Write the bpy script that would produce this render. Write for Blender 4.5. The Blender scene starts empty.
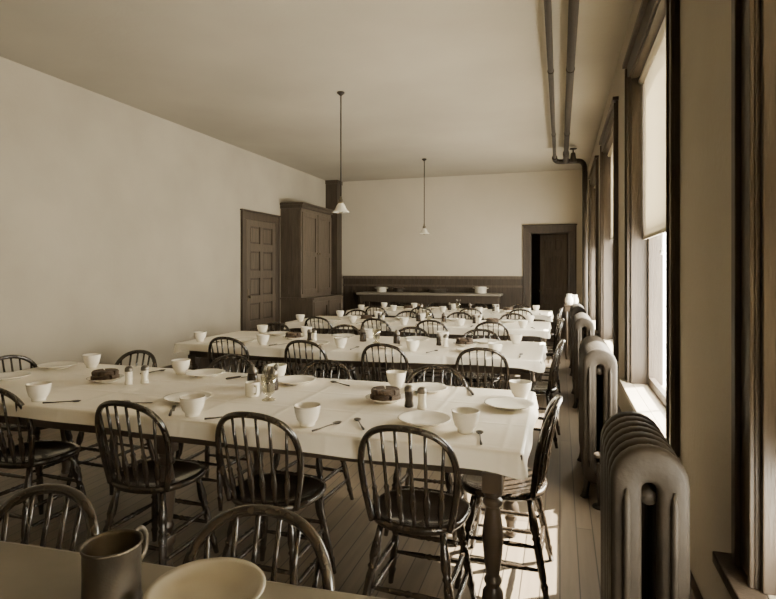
import bpy, bmesh, math, random
from mathutils import Vector, Matrix
random.seed(7)
S = bpy.context.scene
COL = S.collection

# ------------------------------------------------------------ materials
def mat(name, col, rough=0.6, col2=None, scale=8, bump=0.0, bscale=40, metal=0.0, stretch=None, spec=0.5, coat=0.0, detail=4):
    m = bpy.data.materials.new(name); m.use_nodes = True
    nt = m.node_tree; b = nt.nodes['Principled BSDF']
    b.inputs['Base Color'].default_value = (*col, 1)
    b.inputs['Roughness'].default_value = rough
    b.inputs['Metallic'].default_value = metal
    b.inputs['Specular IOR Level'].default_value = spec
    b.inputs['Coat Weight'].default_value = coat
    tc = nt.nodes.new('ShaderNodeTexCoord'); mp = nt.nodes.new('ShaderNodeMapping')
    nt.links.new(tc.outputs['Object'], mp.inputs[0])
    if stretch: mp.inputs['Scale'].default_value = stretch
    if col2:
        n = nt.nodes.new('ShaderNodeTexNoise'); n.inputs['Scale'].default_value = scale; n.inputs['Detail'].default_value = detail
        r = nt.nodes.new('ShaderNodeValToRGB')
        r.color_ramp.elements[0].position = .3; r.color_ramp.elements[1].position = .7
        r.color_ramp.elements[0].color = (*col, 1); r.color_ramp.elements[1].color = (*col2, 1)
        nt.links.new(mp.outputs[0], n.inputs['Vector']); nt.links.new(n.outputs['Fac'], r.inputs[0])
        nt.links.new(r.outputs[0], b.inputs['Base Color'])
    if bump:
        n = nt.nodes.new('ShaderNodeTexNoise'); n.inputs['Scale'].default_value = bscale; n.inputs['Detail'].default_value = 3
        bp = nt.nodes.new('ShaderNodeBump'); bp.inputs['Strength'].default_value = bump; bp.inputs['Distance'].default_value = 0.02
        nt.links.new(mp.outputs[0], n.inputs['Vector']); nt.links.new(n.outputs['Fac'], bp.inputs['Height'])
        nt.links.new(bp.outputs[0], b.inputs['Normal'])
    return m

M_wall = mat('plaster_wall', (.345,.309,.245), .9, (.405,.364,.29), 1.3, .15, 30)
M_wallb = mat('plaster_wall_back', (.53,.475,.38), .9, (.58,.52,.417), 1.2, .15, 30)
M_ceil = mat('plaster_ceiling', (.335,.30,.24), .9, (.40,.36,.288), .7, .1, 25)
M_trim = mat('dark_trim_wood', (.038,.027,.018), .5, (.068,.049,.033), 5, .1, 20, stretch=(6,6,.7))
M_door = mat('door_wood', (.070,.053,.038), .45, (.115,.088,.063), 5, .1, 20, stretch=(6,6,.7))
M_chair = mat('chair_wood', (.019,.0135,.009), .26, (.042,.030,.020), 10, coat=.5, stretch=(3,3,1))
M_table = mat('table_wood', (.05,.036,.025), .35, (.09,.065,.044), 8, coat=.2)
M_cloth = mat('oilcloth', (.82,.76,.64), .40, (.88,.815,.69), 3, .5, 4.5)
M_cloth0 = mat('shaded_oilcloth', (.17,.15,.12), .5, (.23,.205,.165), 4, .2, 5)  # same oilcloth, darkened to put the near table's shade into its colour
M_white = mat('ironstone_china', (.84,.79,.68), .22, (.80,.755,.65), 20)
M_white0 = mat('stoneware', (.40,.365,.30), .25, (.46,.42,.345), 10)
M_iron = mat('radiator_bronze_paint', (.026,.020,.014), .62, (.040,.031,.022), 12, .1, 60, spec=.3)
M_pipe = mat('pipe_iron', (.025,.019,.014), .65, (.036,.027,.02), 10, spec=.25)
M_bread = mat('brown_bread', (.06,.040,.025), .85, (.12,.08,.05), 40, .5, 80)
M_metal = mat('tarnished_tin', (.16,.14,.115), .38, (.24,.21,.175), 14, .1, 30, metal=.8)
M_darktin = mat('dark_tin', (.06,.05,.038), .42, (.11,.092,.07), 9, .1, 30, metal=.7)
M_brass = mat('old_brass', (.16,.13,.09), .45, metal=.7)
M_steel = mat('cutlery_steel', (.12,.108,.09), .4, metal=.9)
M_dark = mat('dark_liquid', (.03,.018,.01), .2)
M_sill = mat('painted_sill', (.42,.365,.28), .5, (.48,.42,.325), 6)
M_slate = mat('counter_top', (.2,.175,.14), .4, (.26,.23,.185), 6)

# soft creases left from folding the oilcloth, as real bump on the cloth
def add_creases(m):
    nt = m.node_tree; b = nt.nodes['Principled BSDF']; old = [n for n in nt.nodes if n.type=='BUMP'][0]
    tc = [n for n in nt.nodes if n.type=='TEX_COORD'][0]
    h = None
    for axis, sc in (('X', .9), ('Y', .95)):
        w = nt.nodes.new('ShaderNodeTexWave'); w.bands_direction = axis; w.inputs['Scale'].default_value = sc
        w.inputs['Distortion'].default_value = .15; w.inputs['Detail'].default_value = 0
        nt.links.new(tc.outputs['Object'], w.inputs['Vector'])
        p = nt.nodes.new('ShaderNodeMath'); p.operation = 'POWER'; p.inputs[1].default_value = 60
        nt.links.new(w.outputs['Fac'], p.inputs[0])
        if h is None: h = p
        else:
            a = nt.nodes.new('ShaderNodeMath'); a.operation = 'MAXIMUM'
            nt.links.new(h.outputs[0], a.inputs[0]); nt.links.new(p.outputs[0], a.inputs[1]); h = a
    bp = nt.nodes.new('ShaderNodeBump'); bp.inputs['Strength'].default_value = .35; bp.inputs['Distance'].default_value = .006
    nt.links.new(h.outputs[0], bp.inputs['Height']); nt.links.new(old.outputs[0], bp.inputs['Normal']); nt.links.new(bp.outputs[0], b.inputs['Normal'])
add_creases(M_cloth)

def mat_floor():
    m = bpy.data.materials.new('plank_floor'); m.use_nodes = True
    nt = m.node_tree; b = nt.nodes['Principled BSDF']; N = nt.nodes.new; L = nt.links.new
    tc = N('ShaderNodeTexCoord'); mp = N('ShaderNodeMapping'); mp.inputs['Rotation'].default_value = (0,0,math.radians(90))
    L(tc.outputs['Object'], mp.inputs[0])
    br = N('ShaderNodeTexBrick'); br.inputs['Scale'].default_value = 1
    br.inputs['Brick Width'].default_value = 3.2; br.inputs['Row Height'].default_value = .085
    br.inputs['Mortar Size'].default_value = .003
    br.inputs['Color1'].default_value = (.165,.128,.088,1); br.inputs['Color2'].default_value = (.235,.184,.128,1)
    br.inputs['Mortar'].default_value = (.045,.034,.024,1)
    L(mp.outputs[0], br.inputs['Vector'])
    mp2 = N('ShaderNodeMapping'); mp2.inputs['Scale'].default_value = (14,1,1); L(tc.outputs['Object'], mp2.inputs[0])
    n = N('ShaderNodeTexNoise'); n.inputs['Scale'].default_value = 2.5; n.inputs['Detail'].default_value = 6; L(mp2.outputs[0], n.inputs['Vector'])
    mx = N('ShaderNodeMix'); mx.data_type = 'RGBA'; mx.blend_type = 'MULTIPLY'; mx.inputs[0].default_value = .5
    L(br.outputs['Color'], mx.inputs[6]); L(n.outputs['Fac'], mx.inputs[7]); L(mx.outputs[2], b.inputs['Base Color'])
    b.inputs['Roughness'].default_value = .36
    bp = N('ShaderNodeBump'); bp.inputs['Strength'].default_value = .2; bp.inputs['Distance'].default_value = .003
    L(br.outputs['Fac'], bp.inputs['Height']); bp.invert = True; L(bp.outputs[0], b.inputs['Normal'])
    return m
M_floor = mat_floor()

def mat_mix(name, a, bshader, fac, cola, colb, rough=.1):
    m = bpy.data.materials.new(name); m.use_nodes = True
    nt = m.node_tree; nt.nodes.remove(nt.nodes['Principled BSDF'])
    out = nt.nodes['Material Output']
    x = nt.nodes.new(a); y = nt.nodes.new(bshader); mx = nt.nodes.new('ShaderNodeMixShader')
    x.inputs[0].default_value = (*cola,1); y.inputs[0].default_value = (*colb,1)
    if 'Roughness' in y.inputs: y.inputs['Roughness'].default_value = rough
    mx.inputs[0].default_value = fac
    nt.links.new(x.outputs[0], mx.inputs[1]); nt.links.new(y.outputs[0], mx.inputs[2]); nt.links.new(mx.outputs[0], out.inputs[0])
    return m
M_pane = mat_mix('window_pane', 'ShaderNodeBsdfTransparent', 'ShaderNodeBsdfGlossy', .06, (.95,.94,.9), (.9,.9,.9), .02)
M_blind = mat_mix('blind_fabric', 'ShaderNodeBsdfDiffuse', 'ShaderNodeBsdfTranslucent', .5, (.60,.555,.46), (.50,.46,.375))
M_glass = mat_mix('clear_glass', 'ShaderNodeBsdfTransparent', 'ShaderNodeBsdfGlossy', .22, (.8,.78,.7), (.9,.9,.85), .05)
M_opal = mat('opal_glass', (.72,.68,.57), .2)

# ------------------------------------------------------------ mesh builder
class MB:
    def __init__(s): s.bm = bmesh.new(); s.mats = []
    def _mi(s, m):
        if m not in s.mats: s.mats.append(m)
        return s.mats.index(m)
    def _fin(s, faces, m, smooth):
        i = s._mi(m)
        for f in faces: f.material_index = i; f.smooth = smooth
    def box(s, lo, hi, m, M=None):
        x0,y0,z0 = lo; x1,y1,z1 = hi
        P = [(x0,y0,z0),(x1,y0,z0),(x1,y1,z0),(x0,y1,z0),(x0,y0,z1),(x1,y0,z1),(x1,y1,z1),(x0,y1,z1)]
        v = [s.bm.verts.new((M @ Vector(p)) if M else p) for p in P]
        F = [(3,2,1,0),(4,5,6,7),(0,1,5,4),(1,2,6,5),(2,3,7,6),(3,0,4,7)]
        s._fin([s.bm.faces.new([v[i] for i in f]) for f in F], m, False)
    def rings(s, rs, m, smooth=True, closed=False, caps=True):
        V = [[s.bm.verts.new(p) for p in r] for r in rs]; fs = []
        n = len(rs[0]); k = len(V)
        for i in range(k if closed else k-1):
            a, b = V[i], V[(i+1) % k]
            for j in range(n):
                fs.append(s.bm.faces.new((a[j], a[(j+1)%n], b[(j+1)%n], b[j])))
        if caps and not closed:
            fs.append(s.bm.faces.new(list(reversed(V[0])))); fs.append(s.bm.faces.new(V[-1]))
        s._fin(fs, m, smooth)
    def lathe(s, prof, m, c=(0,0,0), seg=24, sx=1, sy=1):
        rs = []
        for r, z in prof:
            r = max(r, .0006)
            rs.append([Vector((c[0]+r*sx*math.cos(2*math.pi*j/seg), c[1]+r*sy*math.sin(2*math.pi*j/seg), c[2]+z)) for j in range(seg)])
        s.rings(rs, m)
    def tube(s, pts, rad, m, seg=8):
        pts = [Vector(p) for p in pts]
        if not isinstance(rad, (list, tuple)): rad = [rad]*len(pts)
        T = []
        for i in range(len(pts)):
            a = pts[max(0,i-1)]; b = pts[min(len(pts)-1,i+1)]; T.append((b-a).normalized())
        up = Vector((0,0,1)) if abs(T[0].z) < .9 else Vector((1,0,0))
        n = T[0].cross(up).normalized(); rs = []
        for i, p in enumerate(pts):
            n = (n - T[i]*n.dot(T[i])).normalized(); b = T[i].cross(n)
            rs.append([p + (n*math.cos(2*math.pi*j/seg) + b*math.sin(2*math.pi*j/seg))*rad[i] for j in range(seg)])
        s.rings(rs, m)
    def turned(s, p0, p1, prof, m, seg=8):
        p0, p1 = Vector(p0), Vector(p1)
        s.tube([p0.lerp(p1, t) for t,_ in prof], [r for _,r in prof], m, seg)
    def mesh(s, name):
        bmesh.ops.recalc_face_normals(s.bm, faces=s.bm.faces)
        me = bpy.data.meshes.new(name); s.bm.to_mesh(me); s.bm.free()
        for m in s.mats: me.materials.append(m)
        return me
    def obj(s, name, loc=(0,0,0), rot=0, parent=None, bevel=0):
        return put(s.mesh(name), name, loc, rot, parent, bevel)

def put(me, name, loc=(0,0,0), rot=0, parent=None, bevel=0):
    o = bpy.data.objects.new(name, me); COL.objects.link(o)
    o.location = loc; o.rotation_euler = (0,0,rot)
    if parent: o.parent = parent
    if bevel:
        b = o.modifiers.new('bevel','BEVEL'); b.width = bevel; b.segments = 2; b.limit_method = 'ANGLE'
    return o
def empty(name, loc=(0,0,0), rot=0):
    e = bpy.data.objects.new(name, None); COL.objects.link(e); e.location = loc; e.rotation_euler = (0,0,rot); e.empty_display_size=.1
    return e
def cat(pts, n=6):
    P = [Vector(p) for p in pts]; P = [P[0]*2-P[1]] + P + [P[-1]*2-P[-2]]; out = []
    for i in range(1, len(P)-2):
        for k in range(n):
            t = k/n; a,b,c,d = P[i-1],P[i],P[i+1],P[i+2]
            out.append(.5*((2*b)+(c-a)*t+(2*a-5*b+4*c-d)*t*t+(3*b-a-3*c+d)*t**3))
    out.append(P[-2]); return out

# ------------------------------------------------------------ room
XL, XR, YB, YF, C = -4.7, .5, 10.9, -3.6, 3.3
b = MB(); b.box((XL-.2,YF-.2,-.15),(XR+.25,YB+2.2,0), M_floor); b.obj('floor')
b = MB(); b.box((XL-.2,YF-.2,C),(XR+.25,YB+2.2,C+.15), M_ceil); b.obj('ceiling')
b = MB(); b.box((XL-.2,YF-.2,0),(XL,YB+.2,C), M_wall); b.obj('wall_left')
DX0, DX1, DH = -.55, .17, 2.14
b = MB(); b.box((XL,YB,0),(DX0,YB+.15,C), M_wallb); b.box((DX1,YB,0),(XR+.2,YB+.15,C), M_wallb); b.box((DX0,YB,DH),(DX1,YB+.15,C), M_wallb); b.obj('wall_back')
# small passage behind the open door
b = MB(); b.box((-1.6,YB+2.0,0),(XR+.2,YB+2.15,C), M_door); b.box((-1.75,YB+.15,0),(-1.6,YB+2.15,C), M_door); b.box((XR+.05,YB+.15,0),(XR+.2,YB+2.0,C), M_door)
b.obj('wall_passage')
b = MB(); b.box((XL,YF-.2,0),(XR+.2,YF,C), M_wall); b.obj('wall_rear')
WF = [1.77-2.65, 1.77, 4.47, 7.12, 9.77]
WD = 1.80; CS = .14; ZS, ZT = .60, 2.82
b = MB(); y = YF
for f in WF:
    o0, o1 = f-WD+CS, f-CS
    b.box((XR,y,0),(XR+.2,o0,C), M_wall)
    b.box((XR,o0,0),(XR+.2,o1,ZS-.03), M_wall); b.box((XR,o0,ZT),(XR+.2,o1,C), M_wall)
    y = o1
b.box((XR,y,0),(XR+.2,YB,C), M_wall); b.obj('wall_right')
blind_z = [.85, .92, 1.66, 1.80, 1.80]
for i, f in enumerate(WF):
    e = empty('window_%d' % (i+1), (XR, f-WD/2, 0)); h = WD/2; hi = h-CS
    b = MB()
    for s in (-1, 1):
        a0, a1 = sorted((s*hi, s*h))
        b.box((-.022,a0,ZS-.0),(0,a1,ZT+.001), M_trim)
        c0, c1 = sorted((s*(h-.03), s*(h+.005))); b.box((-.038,c0,ZS),(-.022,c1,ZT+.1), M_trim)
        c0, c1 = sorted((s*hi, s*(hi+.02))); b.box((-.034,c0,ZS),(-.022,c1,ZT), M_trim)
        c0, c1 = sorted((s*(hi-.0), s*(hi-.02))); b.box((-.01,c0,ZS),(.2,c1,ZT), M_trim)
    b.box((-.022,-h,ZT),(0,h,ZT+.14), M_trim); b.box((-.05,-h-.03,ZT+.12),(0,h+.03,ZT+.15), M_trim)
    b.box((-.01,-hi,ZT-.02),(.2,hi,ZT), M_trim)
    b.obj('casing', parent=e, bevel=.003)
    b = MB()
    b.box((-.075,-h-.05,ZS-.035),(0,h+.05,ZS), M_sill if i!=1 else M_trim); b.box((0,-hi,ZS-.03),(.21,hi,ZS), M_sill)
    b.box((-.02,-h,ZS-.15),(0,h,ZS-.035), M_trim)
    b.obj('stool', parent=e, bevel=.004)
    b = MB(); zm = 1.70
    for (x0,x1,z0,z1) in ((.10,.135,ZS,zm+.03),(.137,.172,zm-.02,ZT-.02)):
        for s in (-1,1):
            c0,c1 = sorted((s*(hi-.02), s*(hi-.07))); b.box((x0,c0,z0),(x1,c1,z1), M_trim)
        b.box((x0,-hi+.07,z0),(x1,hi-.07,z0+.06 if z0<1 else z0+.045), M_trim)
        b.box((x0,-hi+.07,z1-.05),(x1,hi-.07,z1), M_trim)
        b.box((x0+.008,-.012,z0+.05),(x1-.008,.012,z1-.05), M_trim)
        b.box((x0+.016,-hi+.06,z0+.04),(x0+.018,hi-.06,z1-.04), M_pane)
    b.obj('sash', parent=e)
    b = MB(); zb = blind_z[i]
    b.tube([(.055,-hi+.025,ZT-.05),(.055,hi-.025,ZT-.05)], .02, M_blind, 12)
    b.box((.073,-hi+.03,zb),(.075,hi-.03,ZT-.05), M_blind)
    b.box((.068,-hi+.03,zb-.025),(.08,hi-.03,zb), M_sill)
    b.tube([(.074,0,zb-.025),(.074,0,zb-.12)], .002, M_white, 6)
    b.tube([(.074,0,zb-.12),(.074,0,zb-.15)], [.012,.012], M_white, 8)
    b.obj('roller_blind', parent=e)
    l = bpy.data.lights.new('sky_portal', 'AREA'); l.shape='RECTANGLE'; l.size = ZT-ZS; l.size_y = hi*2; l.cycles.is_portal = True
    lo = bpy.data.objects.new('sky_portal', l); COL.objects.link(lo); lo.parent = e; lo.location = (.215,0,(ZS+ZT)/2)
    lo.rotation_euler = (0, math.radians(90), 0)

def base(name, lo, hi, cap):
    b = MB(); b.box(lo, hi, M_trim); b.box(*cap, M_trim); b.obj(name, bevel=.003)
base('baseboard_right', (XR-.02,YF,0),(XR,YB,.2), ((XR-.028,YF,.2),(XR,YB,.22)))
b = MB()
for y0,y1 in ((YF,7.4),(8.59,8.65)): b.box((XL,y0,0),(XL+.02,y1,.2), M_trim); b.box((XL,y0,.2),(XL+.028,y1,.22), M_trim)
b.obj('baseboard_left', bevel=.003)
# wainscot at back
b = MB(); x = XL+.3
while x < -.70:
    x1 = min(x+.092, -.68); b.box((x,YB-.022,0),(x1-.006,YB,1.24), M_trim); x += .092
b.box((XL+.3,YB-.012,0),(-.68,YB,1.24), M_trim)
b.box((XL+.3,YB-.045,1.24),(-.68,YB,1.30), M_door); b.box((XL+.3,YB-.03,0),(-.68,YB,.18), M_trim)
b.box((XL+.3,YB-.04,1.08),(-.68,YB,1.12), M_door)
b.obj('trim_wainscot', bevel=.002)

# doors
def door(name, loc, rot, w, h, rows, swing=None):
    e = empty(name, loc, rot); cs = .12; b = MB()
    for s in (-1,1):
        a0,a1 = sorted((s*w/2, s*(w/2+cs))); b.box((a0,-.028,0),(a1,0,h), M_trim)
        a0,a1 = sorted((s*(w/2+cs-.025), s*(w/2+cs+.005))); b.box((a0,-.042,0),(a1,-.028,h+cs), M_trim)
    b.box((-w/2-cs,-.028,h),(w/2+cs,0,h+cs), M_trim); b.box((-w/2-cs-.02,-.05,h+cs),(w/2+cs+.02,0,h+cs+.025), M_trim)
    if swing is not None:
        for s in (-1,1):
            a0,a1 = sorted((s*(w/2-.001), s*(w/2-.02))); b.box((a0,-.005,0),(a1,.15,h-.001), M_door)
        b.box((-w/2+.001,-.005,h-.02),(w/2-.001,.15,h-.001), M_door); w -= .045; h -= .022
    b.obj('casing', parent=e, bevel=.003)
    lf = empty('leaf_hinge', (0,0,0)); lf.parent = e; ox = 0
    if swing is not None:
        lf.location = (w/2, .155, 0); lf.rotation_euler = (0,0,math.radians(swing)); ox = -w/2
    b = MB(); st = .11; g = .004; B = lambda lo,hi,m: b.box((lo[0]+ox,lo[1],lo[2]),(hi[0]+ox,hi[1],hi[2]),m)
    B((-w/2+g,-.004,.01),(w/2-g,-.001 if swing is None else .012,h-g), M_trim if swing is None else M_door)
    for s in (-1,1):
        a0,a1 = sorted((s*(w/2-g), s*(w/2-st))); B((a0,-.026,.01),(a1,-.004,h-g), M_door)
    B((-.045,-.026,.01),(.045,-.004,h-g), M_door)
    zs = [.01]+rows+[h-g]
    for k,z in enumerate(zs):
        z0 = z if k==0 else (z-.1 if k==len(zs)-1 else z-.06); z1 = z0+(.2 if k==0 else .1 if k==len(zs)-1 else .12)
        B((-w/2+st,-.0255,z0),(w/2-st,-.004,z1), M_door)
    for k in range(len(zs)-1):
        z0 = zs[k]+(.2 if k==0 else .06)+.03; z1 = zs[k+1]-(.1 if k==len(zs)-2 else .06)-.03
        for a0,a1 in ((-w/2+st+.03,-.075),(.075,w/2-st-.03)): B((a0,-.013,z0),(a1,-.004,z1), M_door)
    b.obj('leaf', parent=lf, bevel=.004)
    b = MB(); B((-w/2+.03,-.030,.93),(-w/2+.08,-.026,1.12), M_brass)
    kx = -w/2+.055+ox
    b.tube([(kx,-.028,1.0),(kx,-.05,1.0),(kx,-.06,1.0),(kx,-.075,1.0),(kx,-.082,1.0)], [.01,.01,.025,.027,.012], M_brass, 12)
    b.obj('knob', parent=lf)
door('door_1', (XL+.001, 8.0, 0), math.radians(90), .93, 2.22, [.55, .95, 1.35, 1.78])
door('door_2', (-.19, YB-.001, 0), 0, .72, 2.14, [.7, 1.0, 1.75], swing=-40)

# tall cupboard
e = empty('cupboard', (XL+.006, 8.68, 0))
b = MB(); W = 1.3; d1, d2 = .62, .40
b.box((.0,0,.06),(d1,W,.90), M_door); b.box((.0,.02,0),(d1-.05,W-.02,.06), M_trim)
b.box((0,-.02,.90),(d1+.03,W+.02,.935), M_door)
b.box((.0,0,.935),(d2,W,2.5), M_door); b.box((0,-.02,2.5),(d2+.03,W+.02,2.56), M_trim); b.box((0,-.035,2.56),(d2+.05,W+.035,2.6), M_trim)
for s in range(2):
    y0 = .03+s*(W/2-.01); y1 = y0+W/2-.04
    for z0,z1,d in ((.12,.86,d1),(1.0,2.44,d2)):
        b.box((d,y0,z0),(d+.018,y0+.07,z1), M_door); b.box((d,y1-.07,z0),(d+.018,y1,z1), M_door)
        b.box((d,y0+.07,z0),(d+.018,y1-.07,z0+.08), M_door); b.box((d,y0+.07,z1-.08),(d+.018,y1-.07,z1), M_door)
        if z1 > 2: b.box((d,y0+.07,1.66),(d+.018,y1-.07,1.74), M_door)
        kx = y1-.035 if s==0 else y0+.035
        b.tube([(d+.018,kx,(z0+z1)/2),(d+.04,kx,(z0+z1)/2),(d+.05,kx,(z0+z1)/2)],[.008,.016,.008], M_brass, 10)
k = 0
while k*.08 < d2-.03:
    b.box((.01+k*.08,-.012,1.0),(.01+k*.08+.07,0,2.46), M_door); k += 1
b.obj('carcass', parent=e, bevel=.003)
b = MB(); b.box((XL,YB-.26,0),(XL+.26,YB,C), M_trim); b.box((XL,YB-.28,C-.08),(XL+.28,YB,C-.0), M_trim); b.obj('trim_corner_duct')

# serving counter at back
b = MB(); b.box((-3.9,10.35,.93),(-1.05,YB-.05,.97), M_slate); b.box((-3.85,10.40,.78),(-1.1,YB-.08,.93), M_trim)
for x in (-3.8,-2.5,-1.15):
    for y in (10.45,10.75): b.box((x-.035,y-.035,0),(x+.035,y+.035,.78), M_trim)
b.box((-3.83,10.42,.2),(-1.12,10.8,.225), M_trim); b.obj('serving_counter', bevel=.004)
def pot(name, x, y, r, h, m, z=.971):
    b = MB(); b.lathe([(0,0),(r*.85,0),(r,h*.1),(r,h),(r+.008,h),(r+.008,h+.006),(r-.006,h+.006),(r-.008,h*.12),(0,.008)], m, seg=24)
    for s in (-1,1): b.tube([(s*r,-.03,h*.8),(s*(r+.035),-.02,h*.85),(s*(r+.035),.02,h*.85),(s*r,.03,h*.8)], .006, m, 6)
    b.obj(name, (x,y,z))
pot('stock_pot', -3.45, 10.6, .10, .10, M_white); pot('stock_pot', -3.1, 10.62, .09, .09, M_metal); pot('enamel_basin', -1.45, 10.6, .11, .12, M_white)
pot('enamel_basin', -2.3, 10.6, .17, .07, M_metal)
# small side table with enamel pitchers near the back window
b = MB(); b.box((-.13,-.2,.84),(.13,.2,.865), M_table); b.box((-.11,-.18,.76),(.11,.18,.84), M_table)
for sx in (-1,1):
    for sy in (-1,1): b.turned((sx*.09,sy*.16,.76),(sx*.09,sy*.16,0),[(0,.022),(.2,.02),(.5,.024),(.8,.016),(1,.016)],M_table,10)
b.obj('side_table', (.19,9.35,0), bevel=.003)
def pitcher(x, y, rot, k=1):
    b = MB(); b.lathe([(r*k,z*k) for r,z in [(0,0),(.055,0),(.06,.01),(.075,.06),(.068,.11),(.048,.15),(.052,.185),(.055,.188),(.050,.186),(.044,.15),(.062,.11),(.068,.06),(.05,.014),(0,.012)]], M_white, seg=24)
    b.tube(cat([(.05*k,0,.17*k),(.09*k,0,.165*k),(.105*k,0,.12*k),(.09*k,0,.08*k),(.07*k,0,.06*k)],4), .007*k, M_white, 8)
    b.obj('enamel_pitcher', (x,y,.866), rot)
pitcher(.14, 9.27, .8, .9); pitcher(.23, 9.45, 2.5, .8)

# ------------------------------------------------------------ pipes
b = MB(); zp = 3.12
b.tube([(-.075,YF+.01,zp),(-.075,8.7,zp)], .024, M_pipe, 10); b.tube([(.085,YF+.01,zp),(.085,8.45,zp)], .033, M_pipe, 12)
for x,r in ((-.075,.024),(.085,.033)):
    for y in (1.2,5.75):
        b.tube([(x,y-.14,zp),(x,y-.14,zp),(x,y-.08,zp),(x,y-.08,zp),(x,y+.08,zp),(x,y+.08,zp),(x,y+.14,zp)], [r,r+.024,r+.024,r+.01,r+.01,r+.024,r+.024], M_pipe, 12)
    for y in (-2,.3,2.6,4.9,7.2): b.tube([(x,y,zp),(x,y,C-.004)], .005, M_pipe, 6); b.tube([(x,y-.012,zp),(x,y+.012,zp)], r+.004, M_pipe, 12)
b.tube(cat([(-.075,8.68,zp),(-.075,8.76,zp-.01),(-.04,8.8,zp-.04),(.05,8.8,zp-.05),(.2,8.8,zp-.05),(.30,8.8,zp-.06),(.35,8.8,zp-.12),(.36,8.8,zp-.25)]), .038, M_pipe, 12)
b.tube([(.36,8.8,zp-.22),(.36,8.8,.0)], .038, M_pipe, 12)
b.tube([(.085,8.4,zp),(.085,8.56,zp),(.085,8.8,zp-.05)], [.045,.045,.038], M_pipe, 12)
b.tube([(.19,8.72,zp-.08),(.19,8.72,zp+.06)], [.05,.03], M_pipe, 12)
b.tube([(.19,8.72,zp+.05),(.19,8.72,zp+.12)], .01, M_pipe, 8)
b.lathe([(0,-.008),(.05,-.008),(.055,0),(.05,.008),(0,.008)], M_pipe, (.19,8.72,zp+.12), 16)
b.tube([(.19,8.72,zp-.04),(.19,8.8,zp-.05)], .03, M_pipe, 10)
b.obj('steam_pipe')

# ------------------------------------------------------------ radiators
def stadium(hw, z0, z1, yy, n=12, top=1.0):
    P = []
    for k in range(n+1):
        a = math.pi*k/n; P.append(Vector((hw*math.cos(a), yy, z1-hw+hw*math.sin(a))))
    rb = hw*.6
    for k in range(n+1):
        a = math.pi+math.pi*k/n; P.append(Vector((hw*math.cos(a), yy, z0+rb+rb*math.sin(a))))
    return P
def radiator(name, x, y0, n, valve=True):
    e = empty(name, (x, y0, 0)); b = MB(); pit = .062
    for k in range(n):
        yc = .03+k*pit
        hw, zt, zb = .1, .935, .09
        rs = [stadium(hw,zb,zt,yc-.012), stadium(hw-.004,zb+.004,zt-.004,yc-.022), stadium(hw-.016,zb+.016,zt-.016,yc-.028),
              stadium(.034,zb+.07,zt-.085,yc-.028), stadium(.024,zb+.08,zt-.095,yc-.02), stadium(.02,zb+.084,zt-.1,yc-.01),
              stadium(.02,zb+.084,zt-.1,yc+.01), stadium(.024,zb+.08,zt-.095,yc+.02), stadium(.034,zb+.07,zt-.085,yc+.028),
              stadium(hw-.016,zb+.016,zt-.016,yc+.028), stadium(hw-.004,zb+.004,zt-.004,yc+.022), stadium(hw,zb,zt,yc+.012)]
        b.rings(rs, M_iron, closed=True)
        for s in (-1,1):
            b.tube([(s*.06,yc-.027,.2),(s*.06,yc-.031,.24),(s*.06,yc-.031,.78),(s*.06,yc-.027,.82)], [.004,.010,.010,.004], M_iron, 8)
    for z in (.17,.79): b.tube([(0,.03,z),(0,n*pit-.02,z)], .022, M_iron, 12)
    for yy in (.03, .03+(n-1)*pit):
        for s in (-1,1): b.tube([(s*.07,yy,.14),(s*.078,yy,.06),(s*.085,yy,.02),(s*.09,yy,0)], [.024,.018,.02,.026], M_iron, 10)
    b.obj('sections', parent=e)
    b = MB()
    b.tube([(0,.0,.17),(0,-.03,.17)], .028, M_pipe, 8)
    if valve:
        b.tube([(-.0,-.03,.17),(0,-.1,.17)], .018, M_pipe, 10); b.tube([(0,-.1,.0),(0,-.1,.26)], [.02,.028], M_pipe, 12)
        b.tube([(0,-.1,.26),(0,-.1,.30)], .008, M_pipe, 8); b.lathe([(0,-.012),(.04,-.01),(.045,0),(.04,.01),(0,.012)], M_trim, (0,-.1,.31), 16)
        b.lathe([(.02,0),(.05,0),(.05,.008),(.02,.012)], M_pipe, (0,-.1,0), 16)
    b.obj('valve', parent=e)
radiator('radiator', .235, 1.64, 7, False); radiator('radiator', .235, 3.62, 12); radiator('radiator', .235, 5.95, 12); radiator('radiator', .235, 7.75, 11)

# ------------------------------------------------------------ pendant lamps
def pendant(x, y):
    b = MB(); zt = C-.001; zl = 2.03
    b.lathe([(0,0),(.04,0),(.04,-.012),(.02,-.03),(.008,-.04)], M_pipe, (0,0,zt), 16)
    b.tube([(0,0,zt-.03),(0,0,zl+.16)], .0075, M_pipe, 8)
    b.lathe([(.006,.17),(.012,.165),(.016,.14),(.026,.13),(.028,.09),(.022,.08)], M_brass, (0,0,zl), 16)
    b.lathe([(.024,.095),(.03,.09),(.045,.07),(.055,.045),(.075,.015),(.09,0),(.088,-.001),(.072,.012),(.052,.042),(.042,.066),(.027,.085),(.0,.088)], M_opal, (0,0,zl), 24)
    b.lathe([(0,-.015),(.014,-.012),(.026,.01),(.028,.03),(.018,.06),(.013,.085)], M_glass, (0,0,zl), 16)
    b.obj('pendant_lamp', (x,y,0))
pendant(-2.21, 5.4); pendant(-2.19, 9.06)

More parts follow.
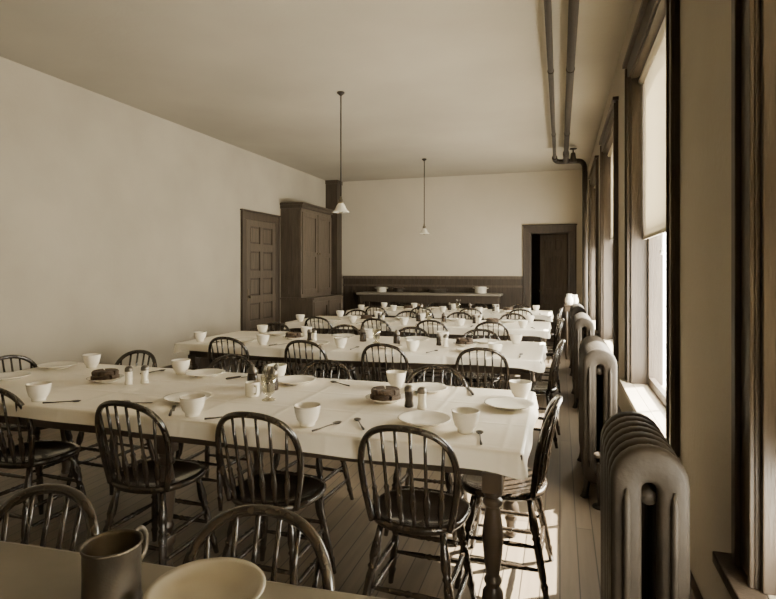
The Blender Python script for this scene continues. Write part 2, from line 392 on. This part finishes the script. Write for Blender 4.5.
# ------------------------------------------------------------ chair
def chair_mesh():
    b = MB(); m = M_chair; seg = 32; rs = []
    for f, z in ((.02,.428),(.35,.429),(.65,.434),(.86,.446),(.95,.449),(1,.442),(1.0,.43),(.96,.418),(.85,.410),(.02,.408)):
        r = []
        for j in range(seg):
            a = 2*math.pi*j/seg; c, s = math.cos(a), math.sin(a)
            e = 2.5; q = (abs(c)**e+abs(s)**e)**(-1/e); w = .200*(1+.06*s)
            dip = -.008*(1 if f>.6 else 0)*(max(0,s)**3)
            r.append(Vector((f*w*q*c, f*.195*q*s, z+dip)))
        rs.append(r)
    b.rings(rs, m)
    def hp(u, v): return Vector((u, -.125-.045*(1-min(1,(u/.2)**2))-v*.20, .44+v))
    ctrl = [(-.158,-.01),(-.176,.08),(-.189,.165),(-.190,.24),(-.172,.31),(-.132,.36),(-.072,.387),(0,.395)]
    ctrl = ctrl + [(-u,v) for u,v in reversed(ctrl[:-1])]
    path2 = cat([(u,v,0) for u,v in ctrl], 5)
    b.tube([hp(p.x,p.y) for p in path2], .0135, m, 10)
    us = [-.122,-.074,-.025,.025,.074,.122]
    for u in us:
        ut = u*1.2; best = min((p for p in path2 if p.y>.2), key=lambda p: abs(p.x-ut))
        b.turned(hp(u,-.01), hp(best.x,best.y), [(0,.006),(.08,.008),(.12,.0115),(.14,.007),(.17,.0115),(.28,.014),(.38,.009),(.41,.012),(.44,.007),(.7,.007),(1,.006)], m, 8)
    L = {}
    for sx in (-1,1):
        for sy in (-1,1):
            t = Vector((sx*.125, sy*.12-.005, .415)); q = Vector((sx*.19, sy*.195-.01, 0)); L[sx,sy] = (t,q)
            b.turned(t, q, [(0,.012),(.12,.014),(.2,.019),(.3,.0205),(.36,.014),(.385,.020),(.41,.014),(.47,.018),(.75,.0165),(.8,.013),(.83,.018),(.88,.014),(1,.0115)], m, 10)
    def at(k, z): t,q = L[k]; return t.lerp(q, (t.z-z)/t.z)
    pr = [(0,.007),(.15,.009),(.4,.012),(.46,.009),(.5,.0135),(.54,.009),(.6,.012),(.85,.009),(1,.007)]
    for z in (.22,.13): 
        for sx in (-1,1): b.turned(at((sx,-1),z), at((sx,1),z), pr, m, 8)
    for z in (.25,.16): b.turned(at((-1,1),z), at((1,1),z), pr, m, 8)
    b.turned(at((-1,-1),.18), at((1,-1),.18), pr, m, 8)
    return b.mesh('dining_chair')
CH = chair_mesh()
def chair(x, y, face, j=4):
    put(CH, 'dining_chair', (x,y,0), math.radians(face+random.uniform(-j,j)))

# ------------------------------------------------------------ tables
def cloth(x0,x1,y0,y1,z,seed,cm):
    rnd = random.Random(seed); b = MB()
    cx, cy = (x0+x1)/2, (y0+y1)/2; hx, hy = (x1-x0)/2, (y1-y0)/2; r = .02
    step = .035
    def seg(ax,ay,bx,by):
        n = max(1,int(math.hypot(bx-ax,by-ay)/step)); return [(ax+(bx-ax)*k/n, ay+(by-ay)*k/n) for k in range(n)]
    pts = []
    pts += [(x,y,0,-1) for x,y in seg(-hx+r,-hy,hx-r,-hy)]
    for k in range(6): a=math.radians(-90+15*k); pts.append((hx-r+r*math.cos(a),-hy+r+r*math.sin(a),math.cos(a),math.sin(a)))
    pts += [(x,y,1,0) for x,y in seg(hx,-hy+r,hx,hy-r)]
    for k in range(6): a=math.radians(15*k); pts.append((hx-r+r*math.cos(a),hy-r+r*math.sin(a),math.cos(a),math.sin(a)))
    pts += [(x,y,0,1) for x,y in seg(hx-r,hy,-hx+r,hy)]
    for k in range(6): a=math.radians(90+15*k); pts.append((-hx+r+r*math.cos(a),hy-r+r*math.sin(a),math.cos(a),math.sin(a)))
    pts += [(x,y,-1,0) for x,y in seg(-hx,hy-r,-hx,-hy+r)]
    for k in range(6): a=math.radians(180+15*k); pts.append((-hx+r+r*math.cos(a),-hy+r+r*math.sin(a),math.cos(a),math.sin(a)))
    ph = [rnd.uniform(0,6) for _ in range(4)]
    def ring(off, fz):
        R = []
        for i,(x,y,nx,ny) in enumerate(pts):
            dc = math.hypot(hx-abs(x), hy-abs(y)); k = math.exp(-(dc/.09)**2)
            w = math.sin(i*.42+ph[0])*.6+math.sin(i*.17+ph[1])*.5
            o = off*(1+.9*w*(1-k)+.3*k); zz = z - fz*(.066+.010*math.sin(i*.08+ph[2])*(1-k)+.02*k)
            R.append(Vector((cx+x+nx*(o+.004), cy+y+ny*(o+.004), zz)))
        return R
    def top(sc, dz):
        return [Vector((cx+x*(1-sc/hx), cy+y*(1-sc/hy), z+dz)) for x,y,_,_ in pts]
    b.rings([top(.008,.0025), ring(-.002,.02), ring(0,.12), ring(.003,.4), ring(.007,.7), ring(.012,1.0)], cm, caps=False)
    V = [b.bm.verts.new(p) for p in top(.008,.0025)]; f = b.bm.faces.new(V); f.material_index = 0; f.smooth = False
    return b
def table(x0,x1,y0,y1,seed,rot=0,cm=None):
    e = empty('dining_table', ((x0+x1)/2,(y0+y1)/2,0), math.radians(rot)); hx, hy = (x1-x0)/2, (y1-y0)/2
    b = MB(); b.box((-hx,-hy,.722),(hx,hy,.748), M_table)
    b.box((-hx+.09,-hy+.09,.62),(hx-.09,hy-.09,.722), M_table)
    b.obj('top', parent=e, bevel=.004)
    pr = [(0,.036),(.03,.036),(.035,.024),(.06,.038),(.09,.038),(.11,.026),(.14,.03),(.3,.042),(.45,.036),(.58,.026),(.62,.036),(.66,.026),(.70,.04),(.76,.043),(.80,.028),(.83,.034),(.87,.026),(.93,.022),(.97,.03),(1,.026)]
    k = 0
    for lx in (-hx+.12, 0, hx-.12):
        for ly in (-hy+.12, hy-.12):
            k += 1; b = MB(); b.box((lx-.038,ly-.038,.56),(lx+.038,ly+.038,.64), M_table)
            b.turned((lx,ly,.56),(lx,ly,0), pr, M_table, 16); b.obj('leg_%d' % k, parent=e, bevel=.003)
    c = cloth(-hx,hx,-hy,hy,.752,seed,cm or M_cloth); c.obj('tablecloth', parent=e)
TB = [(-3.3,-.13,-.06,.985),(-3.42,-.13,2.05,3.12),(-3.35,-.13,4.2,5.27),(-3.35,-.12,6.3,7.37),(-3.35,-.12,8.4,9.45)]
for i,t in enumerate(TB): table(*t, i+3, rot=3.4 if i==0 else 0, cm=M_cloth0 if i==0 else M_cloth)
ZT0 = .7555

# chairs
chair(-.675,.94,180,1); chair(-1.28,.89,180,3); chair(-1.93,.85,180,3)
for x in (-.55,-1.20,-1.84): chair(x,2.20,0,2)
chair(-2.70,2.26,0,3)
for x in (-.70,-1.43,-2.10,-2.88): chair(x,2.99,180)
chair(-.25,2.62,90,2); chair(-3.30,2.76,-90,1)
for x in (-.57,-1.32,-2.01,-2.76): chair(x,4.34,0)
for x in (-.72,-1.42,-2.15,-2.95): chair(x,5.14,180)
chair(-.22,4.78,90,3)
for x in (-.75,-1.42,-2.1,-2.85): chair(x,6.44,0)
for x in (-.6,-1.3,-2.05,-2.8): chair(x,7.24,180)
chair(-.21,6.85,90)
for x in (-.55,-1.3,-2.05,-2.8): chair(x,8.54,0)
for x in (-.65,-1.35,-2.1,-2.85): chair(x,9.32,180)
chair(-.21,8.95,90)

# ------------------------------------------------------------ tableware
b = MB(); b.lathe([(r*.92,z*.93) for r,z in [(0,0),(.034,0),(.036,.008),(.034,.012),(.048,.03),(.057,.06),(.062,.092),(.0635,.095),(.060,.095),(.053,.06),(.043,.03),(.02,.016),(0,.014)]], M_white, seg=32); CUP = b.mesh('tea_bowl')
b = MB(); b.lathe([(0,0),(.065,0),(.067,.004),(.085,.010),(.112,.020),(.119,.023),(.118,.026),(.108,.024),(.08,.014),(.06,.009),(0,.009)], M_white, seg=40); PLATE = b.mesh('dinner_plate')
b = MB(); b.lathe([(r*.9,z) for r,z in [(0,0),(.075,0),(.077,.004),(.1,.018),(.122,.036),(.128,.038),(.126,.041),(.112,.036),(.092,.02),(.07,.010),(0,.010)]], M_white0, seg=48); SOUP = b.mesh('soup_plate')
b = MB(); b.lathe([(0,0),(.034,0),(.037,.004),(.038,.07),(.0395,.073),(.036,.073),(.034,.01),(0,.008)], M_white, seg=28)
b.tube(cat([(.037,0,.058),(.06,0,.058),(.066,0,.04),(.058,0,.02),(.037,0,.018)],4), .0055, M_white, 8); MUG = b.mesh('coffee_mug')
b = MB(); b.lathe([(0,0),(.022,0),(.024,.006),(.019,.03),(.021,.07),(.0205,.078)], M_white, seg=16); b.lathe([(.022,.076),(.023,.08),(.022,.094),(.014,.104),(0,.107)], M_metal, seg=16); SALT = b.mesh('salt_shaker')
b = MB(); b.lathe([(0,0),(.022,0),(.024,.006),(.019,.03),(.021,.07),(.0205,.078)], M_dark, seg=16); b.lathe([(.022,.076),(.023,.08),(.022,.094),(.014,.104),(0,.107)], M_metal, seg=16); PEP = b.mesh('pepper_shaker')
def bread():
    b = MB()
    b.lathe([(0,0),(.06,0),(.062,.004),(.085,.012),(.1,.02),(.102,.023),(.095,.022),(.06,.010),(0,.010)], M_white, seg=36)
    for k,(r0,z0,z1) in enumerate(((.074,.012,.038),(.070,.040,.064))):
        for q in range(5):
            a0 = math.radians(q*72+k*20+2); a1 = math.radians(q*72+k*20+68); o = .004; n=6
            am = (a0+a1)/2; ox, oy = o*math.cos(am), o*math.sin(am)
            poly = [(ox,oy)]+[(ox+r0*math.cos(a0+(a1-a0)*t/n), oy+r0*math.sin(a0+(a1-a0)*t/n)) for t in range(n+1)]
            b.rings([[Vector((x*s,y*s,z)) for x,y in poly] for s,z in ((.96,z0),(1,z0+.005),(1,z1-.006),(.93,z1))], M_bread, smooth=False)
    return b.mesh('brown_bread_plate')
BREAD = bread()
def spoon():
    b = MB(); b.tube([(0,-.085,.005),(0,-.04,.004),(0,.02,.006),(0,.045,.005)], [.005,.0035,.0025,.003], M_steel, 8)
    b.lathe([(0,.002),(.010,.002),(.016,.007),(.0155,.008),(.009,.0045),(0,.004)], M_steel, (0,.065,0), 20, 1, 1.5); return b.mesh('table_spoon')
SPOON = spoon()
def knife():
    b = MB(); b.tube([(0,-.1,.007),(0,-.09,.007),(0,-.01,.007),(0,0,.007)], [.004,.007,.006,.004], M_trim, 8)
    b.box((-.002,0,.001),(.014,.11,.003), M_steel); return b.mesh('table_knife')
KNIFE = knife()
def spooner():
    b = MB(); b.lathe([(0,0),(.034,0),(.035,.004),(.014,.014),(.012,.025),(.03,.04),(.034,.08),(.042,.125),(.040,.125),(.032,.08),(.027,.045),(0,.04)], M_glass, seg=20)
    for a,t in ((.3,.01),(2.0,.012),(4.1,.011)):
        dx,dy = math.cos(a), math.sin(a)
        b.tube([(dx*.005,dy*.005,.045),(dx*.035,dy*.035,.15)], .003, M_steel, 6)
        b.lathe([(0,-.02),(.012,-.008),(.013,.008),(0,.02)], M_steel, (dx*.04,dy*.04,.165), 10, 1, .4)
    return b.mesh('glass_spoon_holder')
SPH = spooner()
b = MB(); b.lathe([(0,0),(.03,0),(.032,.005),(.030,.06),(.026,.085)], M_dark, seg=18); b.lathe([(.028,.083),(.029,.09),(.026,.105),(.012,.118),(.012,.128),(0,.13)], M_metal, seg=18); SUG = b.mesh('syrup_jar')
def tinmug():
    b = MB(); k=.9
    b.lathe([(r*k,z) for r,z in [(0,0),(.06,0),(.063,.003),(.063,.006),(.0605,.01),(.0595,.06),(.0605,.112),(.0635,.115),(.0635,.12),(.0605,.12),(.0585,.114),(.0575,.01),(0,.006)]], M_darktin, seg=48)
    b.tube(cat([(-.02,.050,.108),(-.025,.078,.112),(-.026,.092,.09),(-.025,.086,.055),(-.02,.052,.03)],5), .006, M_darktin, 8)
    return b.mesh('tin_mug')
TIN = tinmug()
def it(me, x, y, r=None, z=ZT0):
    put(me, me.name.split('.')[0], (x,y,z), math.radians(r if r is not None else random.uniform(0,360)))
# nearest table
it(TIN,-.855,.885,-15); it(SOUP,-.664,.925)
it(CUP,-1.6,.8); it(PLATE,-1.4,.55); it(CUP,-2.3,.78); it(BREAD,-1.9,.5)
# second table
for x,y in ((-.37,2.25),(-1.03,2.14),(-1.60,2.13),(-2.53,2.14),(-3.05,2.98),(-2.32,2.97),(-1.64,2.99),(-.886,2.99),(-.195,2.92)): it(CUP,x,y)
for x,y in ((-.235,2.71),(-.70,2.94),(-2.12,2.95),(-1.48,2.92),(-3.2,2.5),(-1.80,2.36),(-.56,2.33),(-3.26,2.90)): it(PLATE,x,y)
for x,y,r in ((-.30,2.18,10),(-.94,2.14,-20),(-2.38,2.14,-60),(-1.44,2.14,-50),(-.82,2.22,30),(-1.22,2.97,60),(-2.52,2.95,-20)): it(SPOON,x,y,r)
for x,y,r in ((-1.74,2.16,35),(-2.05,2.24,-70),(-.47,3.0,20),(-1.88,2.97,-30)): it(KNIFE,x,y,r)
it(BREAD,-.845,2.66,20); it(BREAD,-2.60,2.64,50)
it(SALT,-.63,2.56); it(PEP,-.70,2.58); it(SALT,-2.33,2.66); it(SALT,-2.39,2.60)
it(SPH,-1.42,2.50,30); it(SUG,-1.66,2.74); it(MUG,-1.55,2.56,-40); it(SUG,-1.52,2.72)
# farther tables
for (yf,yr,seed) in ((4.36,5.10,1),(6.46,7.2,2),(8.56,9.28,3)):
    rn = random.Random(seed)
    for x in (-.45,-1.15,-1.82,-2.55,-3.15):
        it(CUP,x+rn.uniform(-.05,.05),yf+rn.uniform(-.03,.04)); it(PLATE,x-.26+rn.uniform(-.03,.03),yf+.1) if x>-3 else None
        it(KNIFE if rn.random()>.5 else SPOON,x+.16,yf,rn.uniform(-20,20))
    for x in (-.35,-1.02,-1.75,-2.45,-3.0):
        it(CUP,x+rn.uniform(-.05,.05),yr+rn.uniform(-.04,.02))
        it(PLATE,x-.27+rn.uniform(-.03,.03),yr-.06) if x > -2.9 else None
    it(BREAD,-.8,yf+.46); it(BREAD,-2.45,yf+.42); it(SALT,-.95,yf+.36); it(PEP,-1.02,yf+.40); it(SALT,-2.2,yf+.36); it(PEP,-2.26,yf+.38)
    it(SPH,-1.6,yf+.4); it(SUG,-1.75,yf+.46); it(SUG,-1.4,yf+.38)

# ------------------------------------------------------------ light + world
w = bpy.data.worlds.new('sky'); S.world = w; w.use_nodes = True
bg = w.node_tree.nodes['Background']; bg.inputs[0].default_value = (1.0,.962,.88,1); bg.inputs[1].default_value = 42.0
sl = bpy.data.lights.new('sun','SUN'); sl.energy = 90; sl.angle = math.radians(.6); sl.color = (1,.95,.85)
so = bpy.data.objects.new('sun', sl); COL.objects.link(so); so.location = (6,8,9)
so.rotation_euler = Vector((-.56,-.34,-.76)).to_track_quat('-Z','Y').to_euler()

# ------------------------------------------------------------ camera
cd = bpy.data.cameras.new('camera'); cd.sensor_width = 36; cd.lens = 550/776*36; cd.shift_y = -29.5/776; cd.clip_start = .02
co = bpy.data.objects.new('camera', cd); COL.objects.link(co); co.location = (0,0,1.42)
co.rotation_euler = (math.radians(90),0,math.radians(17.36)); S.camera = co
